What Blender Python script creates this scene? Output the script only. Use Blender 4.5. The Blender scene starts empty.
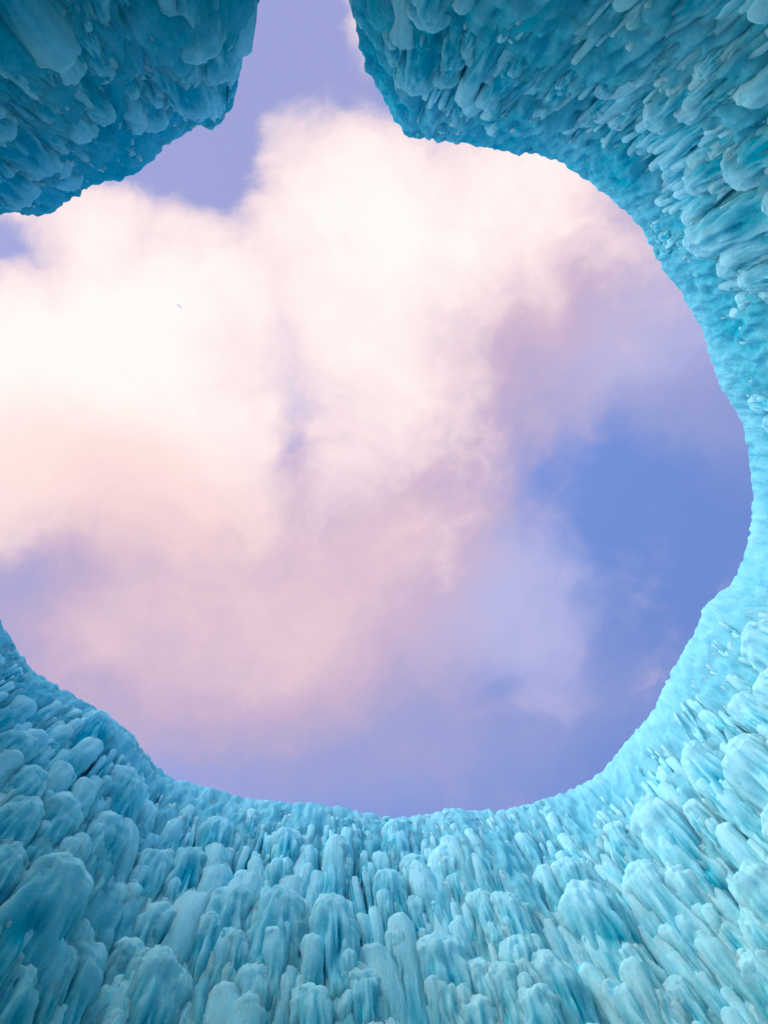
import bpy, math, random
import numpy as np
from mathutils import Matrix, Vector

random.seed(7)
RNG = np.random.default_rng(11)
C = bpy.context.scene.collection

# ------------------------------------------------------------------ camera
W, H = 768, 1024
F = 750.0                      # focal length in pixels
CAM_Z = 1.6                    # held at eye height, looking almost straight up
WALL = 8.0                     # rim height above the lens
ZEN = (340.0, 440.0)           # where the true zenith falls

d0 = Vector(((ZEN[0] - W / 2) / F, (ZEN[1] - H / 2) / F, 1)).normalized()
TILT = d0.rotation_difference(Vector((0, 0, 1))).to_matrix()
cam = bpy.data.cameras.new('camera')
cam.sensor_fit = 'AUTO'
cam.sensor_width = 36.0
cam.lens = 36.0 * F / H
cam.clip_start = 0.05
cam.clip_end = 5000
cam_o = bpy.data.objects.new('camera', cam)
C.objects.link(cam_o)
cam_o.matrix_world = Matrix.Translation((0, 0, CAM_Z)) @ (TILT @ Matrix.Rotation(math.pi, 3, 'X')).to_4x4()
bpy.context.scene.camera = cam_o
TILT_N = np.array([list(r) for r in TILT])


def ray(px, py):
    d = np.stack([(np.asarray(px, float) - W / 2) / F, (np.asarray(py, float) - H / 2) / F,
                  np.ones_like(np.asarray(px, float))], -1)
    return d @ TILT_N.T


def gno(px, py):
    d = ray(px, py)
    return d[..., 0] / d[..., 2], d[..., 1] / d[..., 2]


# ------------------------------------------------------------------ render settings
sc = bpy.context.scene
sc.render.engine = 'CYCLES'
sc.view_settings.view_transform = 'Standard'
sc.view_settings.look = 'None'
sc.view_settings.exposure = 0.0
sc.view_settings.gamma = 1.0
sc.cycles.max_bounces = 10
sc.cycles.diffuse_bounces = 6
sc.cycles.glossy_bounces = 2
sc.cycles.transmission_bounces = 4
sc.cycles.sample_clamp_indirect = 6
try:
    sc.cycles.use_denoising = True
    sc.cycles.denoiser = 'OPENIMAGEDENOISE'
except Exception:
    pass

# ------------------------------------------------------------------ sky and sun
SUN_AZ = math.atan2(-0.42, -0.91)      # from the upper left of the picture
SUN_EL = math.radians(54)

world = bpy.data.worlds.new('World')
sc.world = world
world.use_nodes = True
nt = world.node_tree
nt.nodes.clear()


def N(t, **kw):
    n = nt.nodes.new(t)
    for k, v in kw.items():
        setattr(n, k, v)
    return n


def L(a, b):
    nt.links.new(a, b)


def M(op, a, b=None, c=None, clamp=False):
    n = N('ShaderNodeMath', operation=op, use_clamp=clamp)
    for i, v in enumerate((a, b, c)):
        if v is None:
            continue
        if isinstance(v, (int, float)):
            n.inputs[i].default_value = v
        else:
            L(v, n.inputs[i])
    return n.outputs[0]


def V(op, a, b=None):
    n = N('ShaderNodeVectorMath', operation=op)
    for i, v in enumerate((a, b)):
        if v is None:
            continue
        if isinstance(v, (tuple, list)):
            n.inputs[i].default_value = v
        else:
            L(v, n.inputs[i])
    return n.outputs['Value'] if op in ('DOT_PRODUCT', 'LENGTH') else n.outputs['Vector']


def lin(r, g, b):
    f = lambda c: (c / 255 / 12.92) if c / 255 <= 0.04045 else ((c / 255 + 0.055) / 1.055) ** 2.4
    return (f(r), f(g), f(b))


STR = 0.1
sky = N('ShaderNodeTexSky', sky_type='NISHITA')
sky.sun_disc = False
sky.sun_elevation = SUN_EL
sky.sun_rotation = math.pi / 2 - SUN_AZ
sky.air_density = 1.0
sky.dust_density = 0.6
sky.ozone_density = 2.0

geo = N('ShaderNodeTexCoord')
sep = N('ShaderNodeSeparateXYZ')
L(geo.outputs['Generated'], sep.inputs[0])
zc = M('MAXIMUM', sep.outputs[2], 0.12)
comb = N('ShaderNodeCombineXYZ')
L(M('DIVIDE', sep.outputs[0], zc), comb.inputs[0])
L(M('DIVIDE', sep.outputs[1], zc), comb.inputs[1])
P0 = comb.outputs[0]           # the cloud deck as a flat layer high overhead


def noise(vec, scale, detail=6, rough=0.55, dist=0.0, off=(0, 0, 0), out='Factor'):
    n = N('ShaderNodeTexNoise')
    n.inputs['Scale'].default_value = scale
    n.inputs['Detail'].default_value = detail
    n.inputs['Roughness'].default_value = rough
    n.inputs['Distortion'].default_value = dist
    L(V('ADD', vec, off), n.inputs['Vector'])
    o = n.outputs
    return o['Color'] if out == 'Color' else o[0]


def warp(vec, scale, amt, off):
    n = noise(vec, scale, 4, 0.6, 0, off, 'Color')
    s = N('ShaderNodeVectorMath', operation='MULTIPLY_ADD')
    L(n, s.inputs[0])
    s.inputs[1].default_value = (amt, amt, 0)
    s.inputs[2].default_value = (-amt / 2, -amt / 2, 0)
    return V('ADD', vec, s.outputs[0])


PW = warp(warp(P0, 3.2, 0.16, (1, 5, 0)), 11, 0.045, (8, 2, 3))


def blobs(lst, vec=None):
    acc = None
    for b in lst:
        px, py, sx, sy, a = b
        cx, cy = gno(px, py)
        q = V('MULTIPLY', V('SUBTRACT', vec or PW, (float(cx), float(cy), 0)), (F / sx, F / sy, 0))
        g = M('EXPONENT', M('MULTIPLY', V('DOT_PRODUCT', q, q), -0.5))
        acc = M('MULTIPLY', g, a) if acc is None else M('MULTIPLY_ADD', g, a, acc)
    return acc


def sstep(x, lo, hi):
    n = N('ShaderNodeMapRange', interpolation_type='SMOOTHSTEP', clamp=True)
    n.inputs['From Min'].default_value = lo
    n.inputs['From Max'].default_value = hi
    L(x, n.inputs['Value'])
    return n.outputs[0]


def over(base, col, fac):
    n = N('ShaderNodeMix', data_type='RGBA')
    L(fac, n.inputs['Factor'])
    L(base, n.inputs['A'])
    n.inputs['B'].default_value = tuple(c / STR for c in col) + (1,)
    return n.outputs['Result']


FB = noise(P0, 5.0, 9, 0.58, 0.3, (3.3, 1.7, 0.4))
FB2 = noise(P0, 2.3, 8, 0.55, 0.2, (9.1, 4.2, 2.0))
fbc = M('SUBTRACT', FB, 0.5)
fbc2 = M('SUBTRACT', FB2, 0.5)
FINE = noise(PW, 12.0, 9, 0.62, 0.5, (2.3, 6.7, 1.4))
MID = M('MULTIPLY_ADD', M('SUBTRACT', FINE, 0.5), 0.45, fbc)

tint = N('ShaderNodeMix', data_type='RGBA', blend_type='MULTIPLY')
tint.inputs['Factor'].default_value = 1
L(sky.outputs[0], tint.inputs['A'])
tint.inputs['B'].default_value = (2.05, 2.1, 2.75, 1)
col = tint.outputs['Result']
# thin lavender veil over the blue
veil = M('ADD', blobs([(300, 40, 130, 110, 1.0), (600, 330, 120, 95, 1.3), (370, 690, 160, 110, .8), (735, 440, 60, 50, .3), (560, 500, 45, 40, -.6), (620, 520, 60, 60, -.5), (225, 180, 80, 60, .9),
                       (250, 760, 200, 60, .5), (50, 600, 120, 90, 1.0), (450, 590, 90, 80, .8), (640, 720, 100, 70, .1), (490, 680, 30, 50, -.35),
                       (-20, 240, 90, 60, 1.0)]),
         M('MULTIPLY_ADD', MID, 0.6, M('MULTIPLY', fbc2, 0.8)))
col = over(col, lin(158, 163, 214), M('MULTIPLY', sstep(veil, 0.05, 0.95), 0.95))
# pale lavender-blue puffs
puff = M('ADD', blobs([(510, 595, 60, 45, .75), (450, 640, 70, 40, .4), (560, 640, 40, 50, .2), (430, 530, 60, 60, .5), (600, 370, 90, 45, .7), (545, 660, 35, 50, .4),
                       (460, 450, 50, 60, .6), (620, 240, 80, 70, 1.2), (350, 600, 60, 40, .3)]), M('MULTIPLY', MID, 1.7))
col = over(col, lin(188, 190, 234), M('MULTIPLY', sstep(puff, 0.05, 1.25), 0.85))
# rose cloud
rose = M('ADD', blobs([(130, 630, 150, 70, .6), (220, 560, 120, 80, .45), (230, 700, 170, 60, .5), (380, 490, 85, 85, .55), (310, 640, 90, 60, .3),
                       (60, 510, 130, 60, .6), (570, 215, 95, 85, .75), (470, 370, 85, 90, .65), (400, 520, 70, 60, .3), (45, 590, 50, 24, -.35),
                       (540, 300, 50, 50, .25)]),
         M('MULTIPLY', MID, 1.0))
col = over(col, lin(203, 178, 206), M('MULTIPLY', sstep(rose, 0.05, 0.85), 0.85))
col = over(col, lin(238, 208, 216), M('MULTIPLY', sstep(rose, 0.62, 1.4), 0.85))
# sunlit cream-white core
WHITE = [(40, 350, 110, 100, .65), (180, 300, 90, 80, .5), (335, 180, 50, 50, .8), (290, 290, 80, 70, .4),
         (440, 220, 80, 75, .6), (545, 180, 65, 50, .6), (160, 420, 120, 70, .45), (400, 340, 70, 70, .4), (240, 490, 60, 50, .35),
         (360, 440, 60, 60, .3), (20, 470, 100, 45, .45), (-200, 330, 160, 150, .9), (240, 185, 20, 34, -.7), (-5, 240, 30, 22, -.9),
         (195, 145, 45, 28, -.6), (292, 440, 15, 50, -.4), (350, 12, 14, 26, .9), (400, 105, 30, 20, -.3), (110, 210, 40, 25, .45),
         (590, 240, 70, 50, .25), (480, 430, 60, 60, .25), (300, 390, 35, 60, -.25), (255, 150, 18, 25, .35), (285, 125, 14, 22, .3)]
white = M('ADD', blobs(WHITE), M('MULTIPLY', MID, 1.35))
col = over(col, (0.74, 0.62, 0.74), M('MULTIPLY', sstep(white, 0.22, 0.7), 0.7))
peach = M('ADD', blobs([(60, 490, 140, 55, 1.1), (200, 530, 70, 50, .6), (20, 400, 60, 40, .3)]), M('MULTIPLY', MID, 0.6))
col = over(col, (0.98, 0.79, 0.81), M('MULTIPLY', sstep(white, 0.15, 0.9), 0.92))
col = over(col, (1.07, 0.99, 0.955), M('MULTIPLY', sstep(white, 0.55, 1.35), 0.92))

col = over(col, lin(250, 217, 214), M('MULTIPLY', sstep(peach, 0.2, 1.2), 0.65))
bg = N('ShaderNodeBackground')
bg.inputs['Strength'].default_value = STR
L(col, bg.inputs['Color'])
outw = N('ShaderNodeOutputWorld')
L(bg.outputs[0], outw.inputs['Surface'])
world.cycles.sampling_method = 'MANUAL'
world.cycles.sample_map_resolution = 512

sun = bpy.data.lights.new('sun', 'SUN')
sun.energy = 4.4
sun.angle = math.radians(60)
sun.color = (1.0, 0.93, 0.88)
sun_o = bpy.data.objects.new('sun', sun)
C.objects.link(sun_o)
sd = Vector((math.cos(SUN_AZ) * math.cos(SUN_EL), math.sin(SUN_AZ) * math.cos(SUN_EL), math.sin(SUN_EL)))
sun_o.rotation_euler = sd.to_track_quat('Z', 'Y').to_euler()
sun_o.location = (-20, -20, 30)


# ------------------------------------------------------------------ numpy noise
def _hash(ix, iy, iz, seed):
    h = (ix.astype(np.uint32) * np.uint32(374761393) + iy.astype(np.uint32) * np.uint32(668265263)
         + iz.astype(np.uint32) * np.uint32(2147483647) + np.uint32(seed * 1013904223 & 0xffffffff))
    h = (h ^ (h >> np.uint32(13))) * np.uint32(1274126177)
    h = (h ^ (h >> np.uint32(16))) * np.uint32(2246822519)
    return h ^ (h >> np.uint32(15))


_G = RNG.normal(size=(256, 3)).astype(np.float32)
_G /= np.linalg.norm(_G, axis=1)[:, None]


def vnoise(p, seed=0):
    """smooth gradient noise in about -1..1"""
    x, y, z = p[..., 0], p[..., 1], p[..., 2]
    # turned off the axes so that no grid shows
    p = np.stack([0.71 * x + 0.70 * y, -0.70 * x + 0.71 * y, z], -1) + 0.37
    i = np.floor(p).astype(np.int64)
    f = (p - i).astype(np.float32)
    u = f * f * f * (f * (f * 6 - 15) + 10)
    r = np.zeros(p.shape[:-1], np.float32)
    for dx in (0, 1):
        wx = u[..., 0] if dx else 1 - u[..., 0]
        for dy in (0, 1):
            wy = u[..., 1] if dy else 1 - u[..., 1]
            for dz in (0, 1):
                wz = u[..., 2] if dz else 1 - u[..., 2]
                g_ = _G[(_hash(i[..., 0] + dx, i[..., 1] + dy, i[..., 2] + dz, seed) >> np.uint32(9)) & np.uint32(255)]
                r += wx * wy * wz * (g_[..., 0] * (f[..., 0] - dx) + g_[..., 1] * (f[..., 1] - dy) + g_[..., 2] * (f[..., 2] - dz))
    return r * 1.6


def fbm(p, octv=3, seed=0, gain=0.5):
    a, s, r = 1.0, 1.0, 0
    for k in range(octv):
        r = r + a * vnoise(p * s, seed + k * 17)
        a *= gain
        s *= 2.03
    return r


def knobs(p, seed=0):
    """rounded bumps with creases between them, 0..1"""
    i = np.floor(p).astype(np.int64)
    f = (p - i).astype(np.float32)
    acc = np.zeros(p.shape[:-1], np.float32)
    for dx in (-1, 0, 1):
        for dy in (-1, 0, 1):
            for dz in (-1, 0, 1):
                h = _hash(i[..., 0] + dx, i[..., 1] + dy, i[..., 2] + dz, seed)
                ox = (h & np.uint32(1023)).astype(np.float32) / 1023
                oy = ((h >> np.uint32(10)) & np.uint32(1023)).astype(np.float32) / 1023
                oz = ((h >> np.uint32(20)) & np.uint32(1023)).astype(np.float32) / 1023
                d = (f[..., 0] - dx - ox) ** 2 + (f[..., 1] - dy - oy) ** 2 + (f[..., 2] - dz - oz) ** 2
                acc += np.exp(-14 * d)
    return np.clip(1 + np.log(acc + 1e-9) / 14, 0, 1.1)


def smooth(a, b, x):
    t = np.clip((x - a) / (b - a), 0, 1)
    return t * t * (3 - 2 * t)


# ------------------------------------------------------------------ mesh helper
def mesh_obj(name, verts, faces_quads, mat, parent=None, frost_light=None, extra=None):
    me = bpy.data.meshes.new(name)
    nv, nq = len(verts), len(faces_quads)
    ex = extra or []
    nl = nq * 4 + sum(len(e) for e in ex)
    me.vertices.add(nv)
    me.vertices.foreach_set('co', np.asarray(verts, np.float32).ravel())
    me.loops.add(nl)
    li = np.asarray(faces_quads, np.int32).ravel()
    starts = np.arange(nq, dtype=np.int32) * 4
    if ex:
        li = np.concatenate([li] + [np.asarray(e, np.int32) for e in ex])
        st, k = [], nq * 4
        for e in ex:
            st.append(k)
            k += len(e)
        starts = np.concatenate([starts, np.asarray(st, np.int32)])
    me.loops.foreach_set('vertex_index', li)
    me.polygons.add(len(starts))
    me.polygons.foreach_set('loop_start', starts)
    me.update(calc_edges=True)
    me.validate()
    me.shade_smooth()
    if frost_light is not None:
        at = me.attributes.new('frost_light', 'FLOAT', 'POINT')
        at.data.foreach_set('value', np.asarray(frost_light, np.float32).ravel())
    o = bpy.data.objects.new(name, me)
    me.materials.append(mat)
    if parent is not None:
        o.parent = parent
    C.objects.link(o)
    return o


# ------------------------------------------------------------------ materials
def new_mat(name):
    m = bpy.data.materials.new(name)
    m.use_nodes = True
    return m, m.node_tree, m.node_tree.nodes['Principled BSDF']


def ice_material():
    global nt
    m, t, b = new_mat('glacial_ice')
    nt = t
    at = N('ShaderNodeAttribute', attribute_name='frost_light')  # rime on lobe heads, plus light and shade painted in by wall side
    tc = N('ShaderNodeTexCoord')
    mp = N('ShaderNodeMapping')
    L(tc.outputs['Object'], mp.inputs['Vector'])
    mp.inputs['Scale'].default_value = (1, 1, 0.3)
    patch = noise(mp.outputs[0], 2.2, 5, 0.6)
    grain = noise(tc.outputs['Object'], 26, 6, 0.65)
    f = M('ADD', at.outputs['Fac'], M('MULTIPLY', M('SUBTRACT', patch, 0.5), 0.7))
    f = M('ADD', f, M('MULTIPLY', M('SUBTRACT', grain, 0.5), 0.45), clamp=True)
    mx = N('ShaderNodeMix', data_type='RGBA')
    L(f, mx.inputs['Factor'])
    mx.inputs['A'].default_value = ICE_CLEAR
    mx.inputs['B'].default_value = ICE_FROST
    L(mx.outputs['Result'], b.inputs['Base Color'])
    b.inputs['Roughness'].default_value = 0.34
    b.inputs['IOR'].default_value = 1.31
    b.inputs['Specular IOR Level'].default_value = 0.0
    b.inputs['Subsurface Weight'].default_value = SSS
    b.inputs['Subsurface Radius'].default_value = (0.08, 0.7, 1.0)
    b.inputs['Subsurface Scale'].default_value = 0.16
    b.subsurface_method = 'BURLEY'
    bump1 = N('ShaderNodeBump')
    bump1.inputs['Strength'].default_value = 0.75
    bump1.inputs['Distance'].default_value = 0.02
    fine = noise(tc.outputs['Object'], 34, 8, 0.72)
    L(fine, bump1.inputs['Height'])
    mp2 = N('ShaderNodeMapping')
    L(tc.outputs['Object'], mp2.inputs['Vector'])
    mp2.inputs['Scale'].default_value = (1, 1, 0.07)
    drip = noise(mp2.outputs[0], 26, 6, 0.65)
    bump2 = N('ShaderNodeBump')
    bump2.inputs['Strength'].default_value = 0.85
    bump2.inputs['Distance'].default_value = 0.04
    L(drip, bump2.inputs['Height'])
    L(bump1.outputs[0], bump2.inputs['Normal'])
    L(bump2.outputs[0], b.inputs['Normal'])
    return m


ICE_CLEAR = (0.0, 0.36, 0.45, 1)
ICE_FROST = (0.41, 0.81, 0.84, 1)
SSS = 0.5
ICE = ice_material()

snow, _t, _b = new_mat('packed_snow')
nt = _t
_tc = N('ShaderNodeTexCoord')
_n = noise(_tc.outputs['Object'], 6, 8, 0.6)
_r = N('ShaderNodeMix', data_type='RGBA')
L(_n, _r.inputs['Factor'])
_r.inputs['A'].default_value = (0.62, 0.70, 0.78, 1)
_r.inputs['B'].default_value = (0.82, 0.85, 0.88, 1)
L(_r.outputs['Result'], _b.inputs['Base Color'])
_b.inputs['Roughness'].default_value = 0.8
_bp = N('ShaderNodeBump')
_bp.inputs['Distance'].default_value = 0.05
L(_n, _bp.inputs['Height'])
L(_bp.outputs[0], _b.inputs['Normal'])

# ------------------------------------------------------------------ snowy ground, one sheet to the horizon
g = [0.0, 1, 2, 3, 4, 6, 8, 11, 15, 20, 30, 50, 90, 160, 300, 600, 1200, 2500]
gx = np.array([-v for v in g[:0:-1]] + g)
XX, YY = np.meshgrid(gx, gx, indexing='ij')
ZZ = 0.05 * vnoise(np.stack([XX * .7, YY * .7, XX * 0], -1), 3) - 0.03
n = len(gx)
idx = np.arange(n * n).reshape(n, n)
q = np.stack([idx[:-1, :-1], idx[1:, :-1], idx[1:, 1:], idx[:-1, 1:]], -1).reshape(-1, 4)
ground = mesh_obj('ground', np.stack([XX, YY, ZZ], -1).reshape(-1, 3), q, snow)
ground['kind'] = 'structure'


# ------------------------------------------------------------------ ice bodies
def catmull(P, n=24):
    P = np.asarray(P, float)
    out = []
    k = len(P)
    for i in range(k):
        a, b, c, d = P[(i - 1) % k], P[i], P[(i + 1) % k], P[(i + 2) % k]
        t = np.linspace(0, 1, n, endpoint=False)[:, None]
        out.append(0.5 * ((2 * b) + (-a + c) * t + (2 * a - 5 * b + 4 * c - d) * t ** 2 + (-a + 3 * b - 3 * c + d) * t ** 3))
    return np.concatenate(out)


def frost_light_bias(phi, z):
    """rim rime, plus painted light: lower and right walls paler, shaded upper masses darker"""
    c = np.cos(phi - math.radians(62))  # lit lower right side paler, shaded upper side darker, put into the colour
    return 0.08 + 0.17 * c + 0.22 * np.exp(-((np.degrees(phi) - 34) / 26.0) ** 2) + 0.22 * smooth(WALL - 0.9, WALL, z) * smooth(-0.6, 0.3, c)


class IceBody:
    """A closed free-standing mass of ice: plan outline at the rim, walls thickening to the ground."""

    def __init__(self, inner_px, outer, lean):
        gx_, gy_ = gno([p[0] for p in inner_px], [p[1] for p in inner_px])
        inner = np.stack([gx_, gy_], -1) * WALL
        poly = np.concatenate([inner, np.asarray(outer, float)])
        c = catmull(poly)
        n_in = (len(inner) - 1) * 24
        # dense along the court face, coarse at the back
        seg = np.linalg.norm(np.roll(c, -1, 0) - c, axis=1)
        s = np.concatenate([[0], np.cumsum(seg)])
        s_in = s[n_in]
        ss = np.concatenate([np.arange(0, s_in, 0.018), np.arange(s_in, s[-1] - 0.1, 0.2)])
        cc = np.vstack([c, c[:1]])
        self.P = np.stack([np.interp(ss, s, cc[:, k]) for k in (0, 1)], -1)
        k = np.arange(-18, 19)
        # smoothed tangents and normals
        t = np.roll(self.P, -1, 0) - np.roll(self.P, 1, 0)
        t /= np.linalg.norm(t, axis=1)[:, None] + 1e-9
        w = np.exp(-(k / 9.0) ** 2)
        t = sum(w[j] * np.roll(t, k[j], 0) for j in range(len(k)))
        t /= np.linalg.norm(t, axis=1)[:, None] + 1e-9
        nrm = np.stack([-t[:, 1], t[:, 0]], -1)
        area = np.sum(self.P[:, 0] * np.roll(self.P[:, 1], -1) - np.roll(self.P[:, 0], -1) * self.P[:, 1])
        if area > 0:
            nrm = -nrm
        self.T, self.Nn, self.s, self.s_in, self.lean = t, nrm, ss, s_in, lean
        self.n_in = int(np.searchsorted(ss, s_in))
        self.phi = np.arctan2(self.P[:, 1], self.P[:, 0])
        face = np.sum(nrm * -self.P, axis=1) / np.linalg.norm(self.P, axis=1)
        self.leanv = lean * (0.1 + 0.9 * smooth(-0.1, 0.6, face))      # the end faces at the gap stand plumb

    def frame(self, s):
        i = int(np.clip(np.searchsorted(self.s, s), 0, len(self.s) - 1))
        return self.P[i], self.T[i], self.Nn[i], self.phi[i]

    def hit(self, px, py, p):
        """point where the sight line meets the wall face standing p proud of it"""
        d = ray(px, py)
        best = None
        for z in np.arange(3.2, WALL + 0.3, 0.01):
            q = d[:2] / d[2] * z
            off = p + self.leanv[:self.n_in] * max(WALL - z, 0)
            dd = np.linalg.norm(self.P[:self.n_in] + self.Nn[:self.n_in] * off[:, None] - q, axis=1)
            i = int(np.argmin(dd))
            if best is None or dd[i] < best[0]:
                best = (dd[i], self.s[i], z)
        return best

    def build(self, name, rough):
        P, Nn = self.P, self.Nn
        zl = np.concatenate([np.arange(-CAM_Z - 0.3, 3.3, 0.28), np.arange(3.3, WALL - 0.4, 0.022), np.arange(WALL - 0.4, WALL, 0.014)])
        ins = np.array([0, .02, .05, .09, .15, .22, .3, .4, .5])
        zt = WALL + 0.12 * np.sqrt(1 - (1 - ins / .5) ** 2)
        rows = []
        z_all = np.concatenate([zl, zt])
        off = np.concatenate([np.outer(WALL - zl, self.leanv), np.repeat(-ins[:, None], len(P), 1)])
        B = P[None] + Nn[None] * off[:, :, None]
        Q = np.concatenate([B, np.broadcast_to(z_all[:, None, None], B.shape[:2] + (1,))], -1)
        flat = Q.reshape(-1, 3)
        rg = np.broadcast_to(rough(self.phi)[None], B.shape[:2]).ravel()
        top = smooth(WALL - 0.1, WALL - 1.6, flat[:, 2]) * 0.75 + 0.25
        big = fbm(flat * (1.1, 1.1, 0.5), 2, 5) * 0.10 * top
        fl = (1 - np.abs(fbm(flat * (4.5, 4.5, 0.25), 2, 21))) * 0.16
        fl2 = fbm(flat * (14, 14, 0.45), 2, 33) * 0.045
        kn = knobs(flat * (5.0, 5.0, 1.2) + 0.25 * fbm(flat * 3, 1, 60)[:, None], 41) * 0.10 * rg
        kn2 = knobs(flat * (11, 11, 2.0), 43) * 0.03 * (0.4 + rg)
        d = (big + (fl - 0.12) * 0.55 * top + fl2 * (0.35 + 0.65 * top) + kn * 0.35 * top + kn2 - 0.03 * top)
        coarse = np.broadcast_to((np.arange(len(P)) < self.n_in)[None], B.shape[:2]).ravel()
        d = np.where(coarse, d, big)
        flat[:, :2] += np.broadcast_to(Nn[None], B.shape).reshape(-1, 2) * d[:, None]
        flat[:, 2] += CAM_Z
        nr, nc = B.shape[:2]
        idx = np.arange(nr * nc).reshape(nr, nc)
        nx = np.roll(idx, -1, 1)
        qd = np.stack([idx[:-1], nx[:-1], nx[1:], idx[1:]], -1).reshape(-1, 4)
        area = np.sum(P[:, 0] * np.roll(P[:, 1], -1) - np.roll(P[:, 0], -1) * P[:, 1])
        ni, last = self.n_in, idx[-1]
        bi = nc - 1 - np.round(np.linspace(0, 1, ni) * (nc - 1 - ni)).astype(int)
        cap = []
        for i in range(ni - 1):
            f = [last[i], last[i + 1], last[bi[i + 1]]]
            if bi[i] != bi[i + 1]:
                f.append(last[bi[i]])
            cap.append(f)
        if area < 0:
            qd = qd[:, ::-1]
            cap = [f[::-1] for f in cap]
        fr = np.clip(0.02 + 0.5 * kn + 3 * kn2 + 2.5 * fl2 + frost_light_bias(np.arctan2(flat[:, 1], flat[:, 0]), flat[:, 2] - CAM_Z), 0, 1)
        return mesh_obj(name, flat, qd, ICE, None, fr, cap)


def lobe_arrays(body, specs, nt_, nth):
    """Upright drip-built lobes: fluted shaft rising out of the wall to a round knobbly head.
    specs rows: s, z(head top), w, L, proud"""
    n = len(specs)
    S = np.array(specs, float)
    th = np.linspace(0, 2 * np.pi, nth, endpoint=False)
    # spacing: finer in the head
    u = np.linspace(0, 1, nt_)
    Pb = np.zeros((n, 2)); Tb = np.zeros((n, 2)); Nb = np.zeros((n, 2))
    for k in range(n):
        p, t, nn, _ = body.frame(S[k, 0])
        Pb[k], Tb[k], Nb[k] = p, t, nn
    w = S[:, 2][:, None]; Ln = S[:, 3][:, None]; z = S[:, 1]; pr = S[:, 4][:, None]
    cap = np.minimum(1.75 * w, 0.5 * Ln)
    k_sh = int(nt_ * 0.52)
    us = np.linspace(0, 1, k_sh, endpoint=False)[None]
    uc = np.linspace(0, 1, nt_ - k_sh)[None]
    h = np.concatenate([us * (Ln - cap), (Ln - cap) + cap * np.sin(uc * np.pi / 2)], 1)   # height along axis
    r = np.concatenate([w * (0.01 + 0.64 * smooth(0, 0.3, us) + 0.35 * smooth(0.2, 1, us)), w * np.maximum(np.cos(uc * np.pi / 2), 0.0) ** 0.95], 1)
    tt = h / Ln
    ax = -w * 0.75 + 0.45 * w * smooth(0, 0.3, tt) + (pr + w * 0.3 - w * 0.35) * tt ** 1.3          # axis offset from wall face
    tiltt = RNG.normal(0, 0.045, (n, 1)) * (h - Ln)
    hr = h[:, :, None]
    a = r[:, :, None] * np.cos(th)[None, None]           # tangential
    b = r[:, :, None] * np.sin(th)[None, None] * 0.85    # inward
    zz = (z[:, None] - Ln + h)
    lean = np.interp(S[:, 0], body.s, body.leanv)[:, None] * np.maximum(WALL - zz, 0)      # the shaft lies along the wall face
    off = ax + lean
    X = Pb[:, 0][:, None, None] + Tb[:, 0][:, None, None] * (a + tiltt[:, :, None]) + Nb[:, 0][:, None, None] * (b + off[:, :, None])
    Y = Pb[:, 1][:, None, None] + Tb[:, 1][:, None, None] * (a + tiltt[:, :, None]) + Nb[:, 1][:, None, None] * (b + off[:, :, None])
    Z = np.broadcast_to(zz[:, :, None], X.shape)
    V_ = np.stack([X, Y, Z], -1)
    # outward direction for displacement
    rad = np.concatenate([np.ones((1, k_sh)), np.cos(uc * np.pi / 2)], 1)
    up = np.concatenate([np.zeros((1, k_sh)), np.sin(uc * np.pi / 2)], 1)
    dx = (Tb[:, 0][:, None] * np.cos(th) + Nb[:, 0][:, None] * np.sin(th))[:, None, :] * rad[:, :, None]
    dy = (Tb[:, 1][:, None] * np.cos(th) + Nb[:, 1][:, None] * np.sin(th))[:, None, :] * rad[:, :, None]
    dz = np.broadcast_to(up[:, :, None], dx.shape)
    D = np.stack([dx, dy, dz], -1)
    ww = w[:, :, None]
    head = smooth(0.45, 1.0, tt)[:, :, None]
    seedoff = RNG.uniform(-50, 50, (n, 1, 1, 3))
    flat = (V_ / ww[..., None] + seedoff)
    flute = fbm(flat * (2.4, 2.4, 0.10), 2, 77) * 0.34 * (1 - 0.85 * head)
    if nth > 80:
        flute = flute + vnoise(flat * (6.0, 6.0, 0.12), 79) * 0.20 * (1 - 0.8 * head)
    lump = fbm(flat * (0.8, 0.8, 0.45), 2, 91) * 0.17
    kb = (knobs(flat * (1.9, 1.9, 1.5), 95) - 0.5) * 0.24 * (0.12 + 0.88 * head)
    kb2 = (knobs(flat * (4.2, 4.2, 3.4), 97) - 0.5) * 0.10 * (0.2 + 0.8 * head)
    poleF = np.concatenate([np.ones((1, k_sh)), np.cos(uc * np.pi / 2) ** 0.5], 1)[:, :, None] * 0 + 1
    d = (flute + lump + kb + kb2) * ww * poleF
    # one value at the pole ring
    d[:, -1, :] = d[:, -1, :].mean(1, keepdims=True)
    V_ = V_ + D * d[..., None]
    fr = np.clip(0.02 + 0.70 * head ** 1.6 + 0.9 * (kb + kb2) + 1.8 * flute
                 + frost_light_bias(np.arctan2(V_[..., 1], V_[..., 0]), V_[..., 2]), 0, 1)
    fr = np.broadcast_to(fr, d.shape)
    V_[..., 2] += CAM_Z
    idx = np.arange(nt_ * nth).reshape(nt_, nth)
    nx = np.roll(idx, -1, 1)
    q = np.stack([idx[:-1], nx[:-1], nx[1:], idx[1:]], -1).reshape(-1, 4)
    # orientation: T x N must be +z for outward quads
    cr = Tb[:, 0] * Nb[:, 1] - Tb[:, 1] * Nb[:, 0]
    return V_.reshape(n, -1, 3), fr.reshape(n, -1), q, cr


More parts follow.
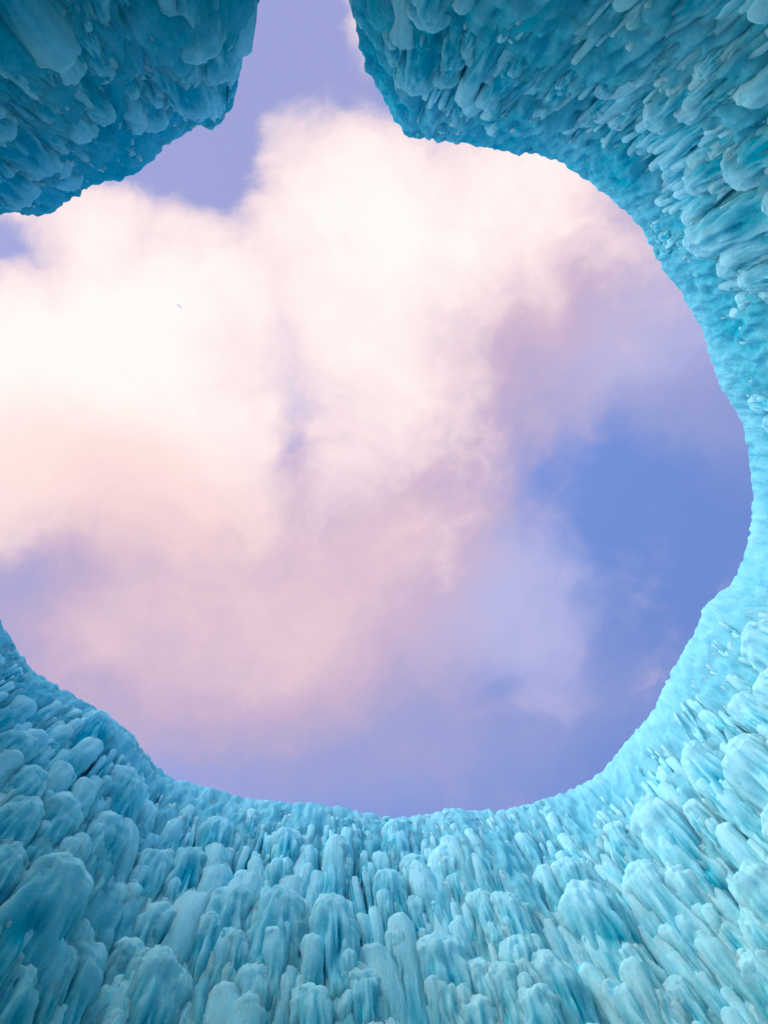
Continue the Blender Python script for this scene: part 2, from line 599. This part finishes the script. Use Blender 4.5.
def join_lobes(parts):
    vs, fs, qs, o = [], [], [], 0
    for V_, fr, q, cr in parts:
        for k in range(len(V_)):
            vs.append(V_[k]); fs.append(fr[k])
            qs.append((q if cr[k] > 0 else q[:, ::-1]) + o)
            o += V_.shape[1]
    return np.concatenate(vs), np.concatenate(qs), np.concatenate(fs)


def dress(body, root, prominent, n_med, n_small, n_rim, rough, bare, prefix='icicle'):
    taken = []
    # --- the large lobes the photograph shows: each its own part
    for (px, py, wp, lp) in prominent:
        w_guess = wp * 8 / F / 2
        e, s, z = body.hit(px, py, 0.45 * w_guess)
        p, t, nn, phi = body.frame(s)
        dist = math.sqrt(p[0] ** 2 + p[1] ** 2 + z * z)
        w = 0.86 * wp * dist / F / 2
        d = ray(px, py)
        rho = math.hypot(d[0], d[1]) / d[2]                 # r / z at the tip
        r = rho * z
        z2 = r / max(rho + lp / F, 0.05)                    # where the visible shaft ends
        Ln = min(max((z - z2) * 1.5 + w, (11 if py > 400 else 13) * w), 3.8)
        taken.append((s, z, w))
        specs = [(s, z, w * 1.06, Ln, 0.5 * w)]
        kids = []
        for k in range(RNG.integers(3, 7) + int(w > 0.2) * 3 - 2 * int(py < 200)):
            f = RNG.uniform(0.25, 0.5)
            kids.append((s + RNG.uniform(-0.9, 0.9) * w, z - RNG.uniform(0.1, 1.0) ** 1.3 * Ln * 0.6, w * f,
                         min(w * f * RNG.uniform(12, 24), Ln), RNG.uniform(0.3, 0.75) * w))
        A = [lobe_arrays(body, specs, 64, 96), lobe_arrays(body, kids, 36, 36)]
        v, q, f = join_lobes(A)
        mesh_obj('icicle', v, q, ICE, root, f)
    # --- the rest, melted into one crust
    tk = np.array(taken)

    def scatter(n, wr, lr, zr, pr, keep=0.9, zpow=1.0):
        out = []
        tries = 0
        while len(out) < n and tries < n * 8:
            tries += 1
            s = RNG.uniform(0.2, body.s_in - 0.2)
            z = zr[0] + (zr[1] - zr[0]) * RNG.uniform() ** zpow
            _, _, _, phi = body.frame(s)
            rg = float(rough(np.array([phi]))[0])
            if RNG.uniform() > bare(phi, z) * (float(rg > 0.7) if z > WALL - 0.6 else 1):
                continue
            sz = RNG.uniform() ** 1.6
            w = (wr[0] + (wr[1] - wr[0]) * sz) * (0.55 + 0.45 * rg)
            # the nearer the rim the smaller
            w *= 0.45 + 0.55 * smooth(WALL + .1, WALL - 1.8, z)
            w *= 1 - 0.35 * math.exp(-((math.degrees(phi) + 62) / 30.0) ** 2)
            dd = np.hypot((tk[:, 0] - s), np.where(z < tk[:, 1], 0.35, 1.2) * (tk[:, 1] - z))
            if np.any(dd < keep * tk[:, 2]):
                continue
            ln = w * RNG.uniform(*lr) * (1 + 0.9 * math.exp(-((math.degrees(phi) + 75) / 35.0) ** 2))   # longest drips above
            out.append((s, z, w, ln, w * RNG.uniform(*pr)))
        return out
    med = scatter(n_med, (0.045, 0.13), (16, 34), (3.4, WALL - 0.35), (0.25, 0.7))
    sml = scatter(n_small, (0.02, 0.05), (22, 55), (3.6, WALL - 0.1), (0.3, 1.3), 0.35)
    rim = scatter(n_rim, (0.05, 0.14), (3, 7), (WALL - 0.4, WALL + 0.05), (-0.1, 0.2), 0.3)
    A = [lobe_arrays(body, med, 30, 30), lobe_arrays(body, sml, 20, 18), lobe_arrays(body, rim, 20, 20)]
    v, q, f = join_lobes(A)
    o = mesh_obj('icicle_crust', v, q, ICE, root, f)
    o['kind'] = 'stuff'


# rim of the big wall: from the entrance, round the right side, along the bottom to the lower left
wall_px = [(358, -75), (361, 0), (371, 50), (384, 92), (403, 128), (425, 137), (470, 142), (520, 150), (555, 158), (600, 187),
           (640, 222), (660, 262), (682, 292), (705, 335), (720, 385), (738, 412), (750, 455), (753, 500), (748, 545), (735, 580), (704, 606),
           (697, 628), (668, 680), (652, 713), (636, 732), (605, 768), (570, 790), (520, 808), (480, 813), (452, 810), (420, 817),
           (380, 818), (330, 808), (285, 805), (240, 800), (200, 790), (165, 777), (140, 748), (122, 728), (95, 712), (60, 690),
           (30, 668), (8, 640), (-15, 600), (-45, 545), (-70, 480)]
wall_out = [(-6.4, 0.0), (-6.0, 2.4), (-4.2, 5.2), (-0.5, 6.4), (3.4, 6.2), (6.0, 4.2), (6.7, 0.8), (6.2, -3.0), (4.2, -6.0), (1.0, -7.0)]
tower_px = [(-60, 240), (-25, 225), (8, 210), (40, 214), (62, 200), (95, 183), (130, 172), (165, 145), (195, 126), (212, 127), (226, 112),
            (235, 78), (222, 40), (208, 0), (190, -60)]
tower_out = [(-1.5, -6.6), (-3.2, -6.4), (-5.2, -4.6), (-5.6, -2.8)]


def rough_wall(phi):
    d = np.degrees(phi)
    # smooth, water-glazed stretch low on the right
    return 1 - 0.75 * np.maximum(np.exp(-((d - 32) / 30.0) ** 2), np.exp(-((d + 8) / 22.0) ** 2))


def bare_wall(phi, z):
    d = math.degrees(phi)
    k = 1 - 0.75 * math.exp(-((d + 2) / 22.0) ** 2)           # striated, few knobs on the right
    k *= 1 - 0.45 * math.exp(-((d + 62) / 22.0) ** 2)         # sparse long drips above
    return k


WALL_LOBES = [
    # lower left
    (80, 858, 58, 90), (170, 945, 48, 70), (15, 905, 40, 60), (118, 815, 40, 30), (233, 884, 40, 90), (195, 847, 30, 40), (138, 937, 42, 50),
    (98, 941, 44, 50), (172, 903, 36, 40), (38, 955, 38, 50), (75, 798, 36, 30), (35, 798, 40, 40), (20, 842, 38, 40), (222, 817, 30, 30),
    (105, 716, 30, 25), (30, 735, 34, 35), (42, 768, 36, 30), (70, 1018, 42, 40), (132, 770, 36, 40), (160, 850, 34, 40),
    # bottom
    (284, 886, 42, 130), (331, 897, 40, 110), (388, 869, 32, 50), (363, 966, 32, 60), (396, 927, 30, 60), (433, 932, 44, 60), (437, 976, 34, 50),
    (470, 990, 38, 40), (474, 956, 34, 40), (290, 829, 28, 40), (396, 822, 28, 30), (411, 855, 24, 40), (447, 857, 24, 40), (236, 930, 28, 60),
    (413, 897, 24, 40), (501, 893, 30, 40), (478, 889, 24, 40), (513, 934, 30, 50), (310, 980, 36, 50), (260, 962, 34, 60), (340, 842, 24, 40),
    # lower right
    (632, 864, 42, 120), (668, 866, 36, 120), (577, 881, 50, 80), (640, 804, 42, 90), (609, 825, 24, 40), (685, 750, 38, 100), (727, 748, 46, 120),
    (686, 803, 20, 40), (763, 812, 32, 50), (614, 974, 38, 90), (645, 987, 34, 60), (619, 942, 34, 50), (530, 980, 40, 50), (514, 900, 26, 30),
    (544, 949, 36, 50), (495, 961, 32, 40), (738, 868, 40, 80), (709, 916, 24, 60), (667, 976, 26, 60), (742, 950, 34, 60), (742, 904, 28, 50),
    (560, 860, 30, 50), (745, 634, 40, 40), (757, 678, 40, 50), (732, 700, 30, 40), (590, 920, 30, 60),
    # right
    (632, 85, 24, 45), (678, 121, 22, 95), (648, 129, 28, 35), (668, 96, 16, 30), (698, 79, 18, 40), (709, 156, 15, 80), (722, 179, 36, 60),
    (688, 188, 28, 45), (709, 191, 20, 30), (690, 248, 40, 65), (718, 272, 24, 30), (740, 284, 28, 40), (762, 212, 26, 30), (760, 297, 20, 20),
    (738, 304, 20, 25), (750, 405, 18, 25), (764, 426, 18, 20),
    # top right
    (484, 108, 26, 85), (533, 123, 18, 115), (584, 126, 13, 40), (612, 128, 14, 40), (464, 58, 14, 55), (420, 32, 36, 45), (600, 98, 18, 40),
    (629, 31, 14, 45), (562, 38, 14, 45), (414, 92, 32, 35), (440, 86, 26, 35), (394, 66, 22, 30),
]
TOWER_LOBES = [
    (108, 82, 26, 90), (62, 35, 24, 50), (135, 97, 22, 40), (90, 141, 24, 90), (53, 171, 34, 100), (108, 121, 24, 70), (152, 30, 18, 40),
    (178, 15, 38, 40), (212, 58, 46, 50), (208, 112, 36, 40), (145, 57, 18, 40), (166, 95, 22, 40), (32, 199, 30, 50), (76, 184, 26, 60),
    (222, 80, 32, 40), (190, 88, 26, 40), (30, 42, 22, 50), (110, 28, 24, 60), (12, 140, 30, 60), (160, 128, 26, 40),
]

one = lambda phi: np.ones_like(phi)
wall = IceBody(wall_px, wall_out, 0.20)
w_o = wall.build('ice_wall', rough_wall)
w_o['label'] = 'curving pale turquoise ice wall with frosted drip lobes, closing the court right and below'
w_o['category'] = 'ice wall'
w_o['kind'] = 'thing'
dress(wall, w_o, WALL_LOBES, 430, 2300, 300, rough_wall, bare_wall)
tower = IceBody(tower_px, tower_out, 0.20)
t_o = tower.build('ice_tower', one)
t_o['label'] = 'deep blue shaded ice block standing alone in the upper left corner beside the open gap'
t_o['category'] = 'ice block'
t_o['kind'] = 'thing'
dress(tower, t_o, TOWER_LOBES, 130, 650, 110, one, lambda p, z: 0.9)


# ------------------------------------------------------------------ birds far overhead
bm_, _t, _b = new_mat('buff_feathers')
nt = _t
_tc = N('ShaderNodeTexCoord')
_n = noise(_tc.outputs['Object'], 9, 3, 0.5)
_r = N('ShaderNodeMix', data_type='RGBA')
L(_n, _r.inputs['Factor'])
_r.inputs['A'].default_value = (0.5, 0.36, 0.33, 1)
_r.inputs['B'].default_value = (0.85, 0.74, 0.70, 1)
L(_r.outputs['Result'], _b.inputs['Base Color'])


def bird(px, py, dist, heading, label):
    prof = [(-.30, .004), (-.24, .03), (-.16, .05), (-.05, .075), (.06, .08), (.15, .06), (.20, .045), (.25, .05), (.29, .035), (.315, .012), (.35, .003)]
    nth = 12
    vs, qs = [], []
    for x, r in prof:
        for k in range(nth):
            a = 2 * math.pi * k / nth
            vs.append((x, r * math.cos(a), r * math.sin(a) * .9))
    for i in range(len(prof) - 1):
        for k in range(nth):
            qs.append((i * nth + k, i * nth + (k + 1) % nth, (i + 1) * nth + (k + 1) % nth, (i + 1) * nth + k))
    # tail fan
    o = len(vs)
    for z in (.008, -.008):
        vs += [(-.24, .03, z), (-.24, -.03, z), (-.42, -.09, z), (-.42, .09, z)]
    qs += [(o, o + 1, o + 2, o + 3), (o + 7, o + 6, o + 5, o + 4), (o, o + 3, o + 7, o + 4), (o + 1, o + 5, o + 6, o + 2), (o + 3, o + 2, o + 6, o + 7), (o, o + 4, o + 5, o + 1)]
    root = mesh_obj('bird', np.array(vs), np.array(qs), bm_)
    for sgn in (-1, 1):
        st = [(0.05, .12, -.10, .02), (.22, .16, -.09, .09), (.42, .13, -.08, .11), (.60, .04, -.07, .07), (.72, -.08, -.11, .03)]
        v2, q2 = [], []
        for (y, xf, xb, z) in st:
            v2 += [(xf, sgn * y, z + .012), (xb, sgn * y, z + .006), (xb, sgn * y, z - .006), (xf, sgn * y, z - .010)]
        for i in range(len(st) - 1):
            for k in range(4):
                f = (i * 4 + k, i * 4 + (k + 1) % 4, i * 4 + 4 + (k + 1) % 4, i * 4 + 4 + k)
                q2.append(f if sgn > 0 else f[::-1])
        q2 += [(3, 2, 1, 0) if sgn > 0 else (0, 1, 2, 3)]
        e = (len(st) - 1) * 4
        q2 += [(e, e + 1, e + 2, e + 3) if sgn > 0 else (e + 3, e + 2, e + 1, e)]
        mesh_obj('wing', np.array(v2), np.array(q2), bm_, root)
    d = ray(px, py)
    d = d / np.linalg.norm(d) * dist
    root.location = (d[0], d[1], d[2] + CAM_Z)
    root.rotation_euler = (0.5, 0.1, heading)
    root['label'] = label
    root['category'] = 'bird'


bird(179, 306, 130, math.radians(-50), 'tiny buff bird high against the bright white cloud left of the centre')
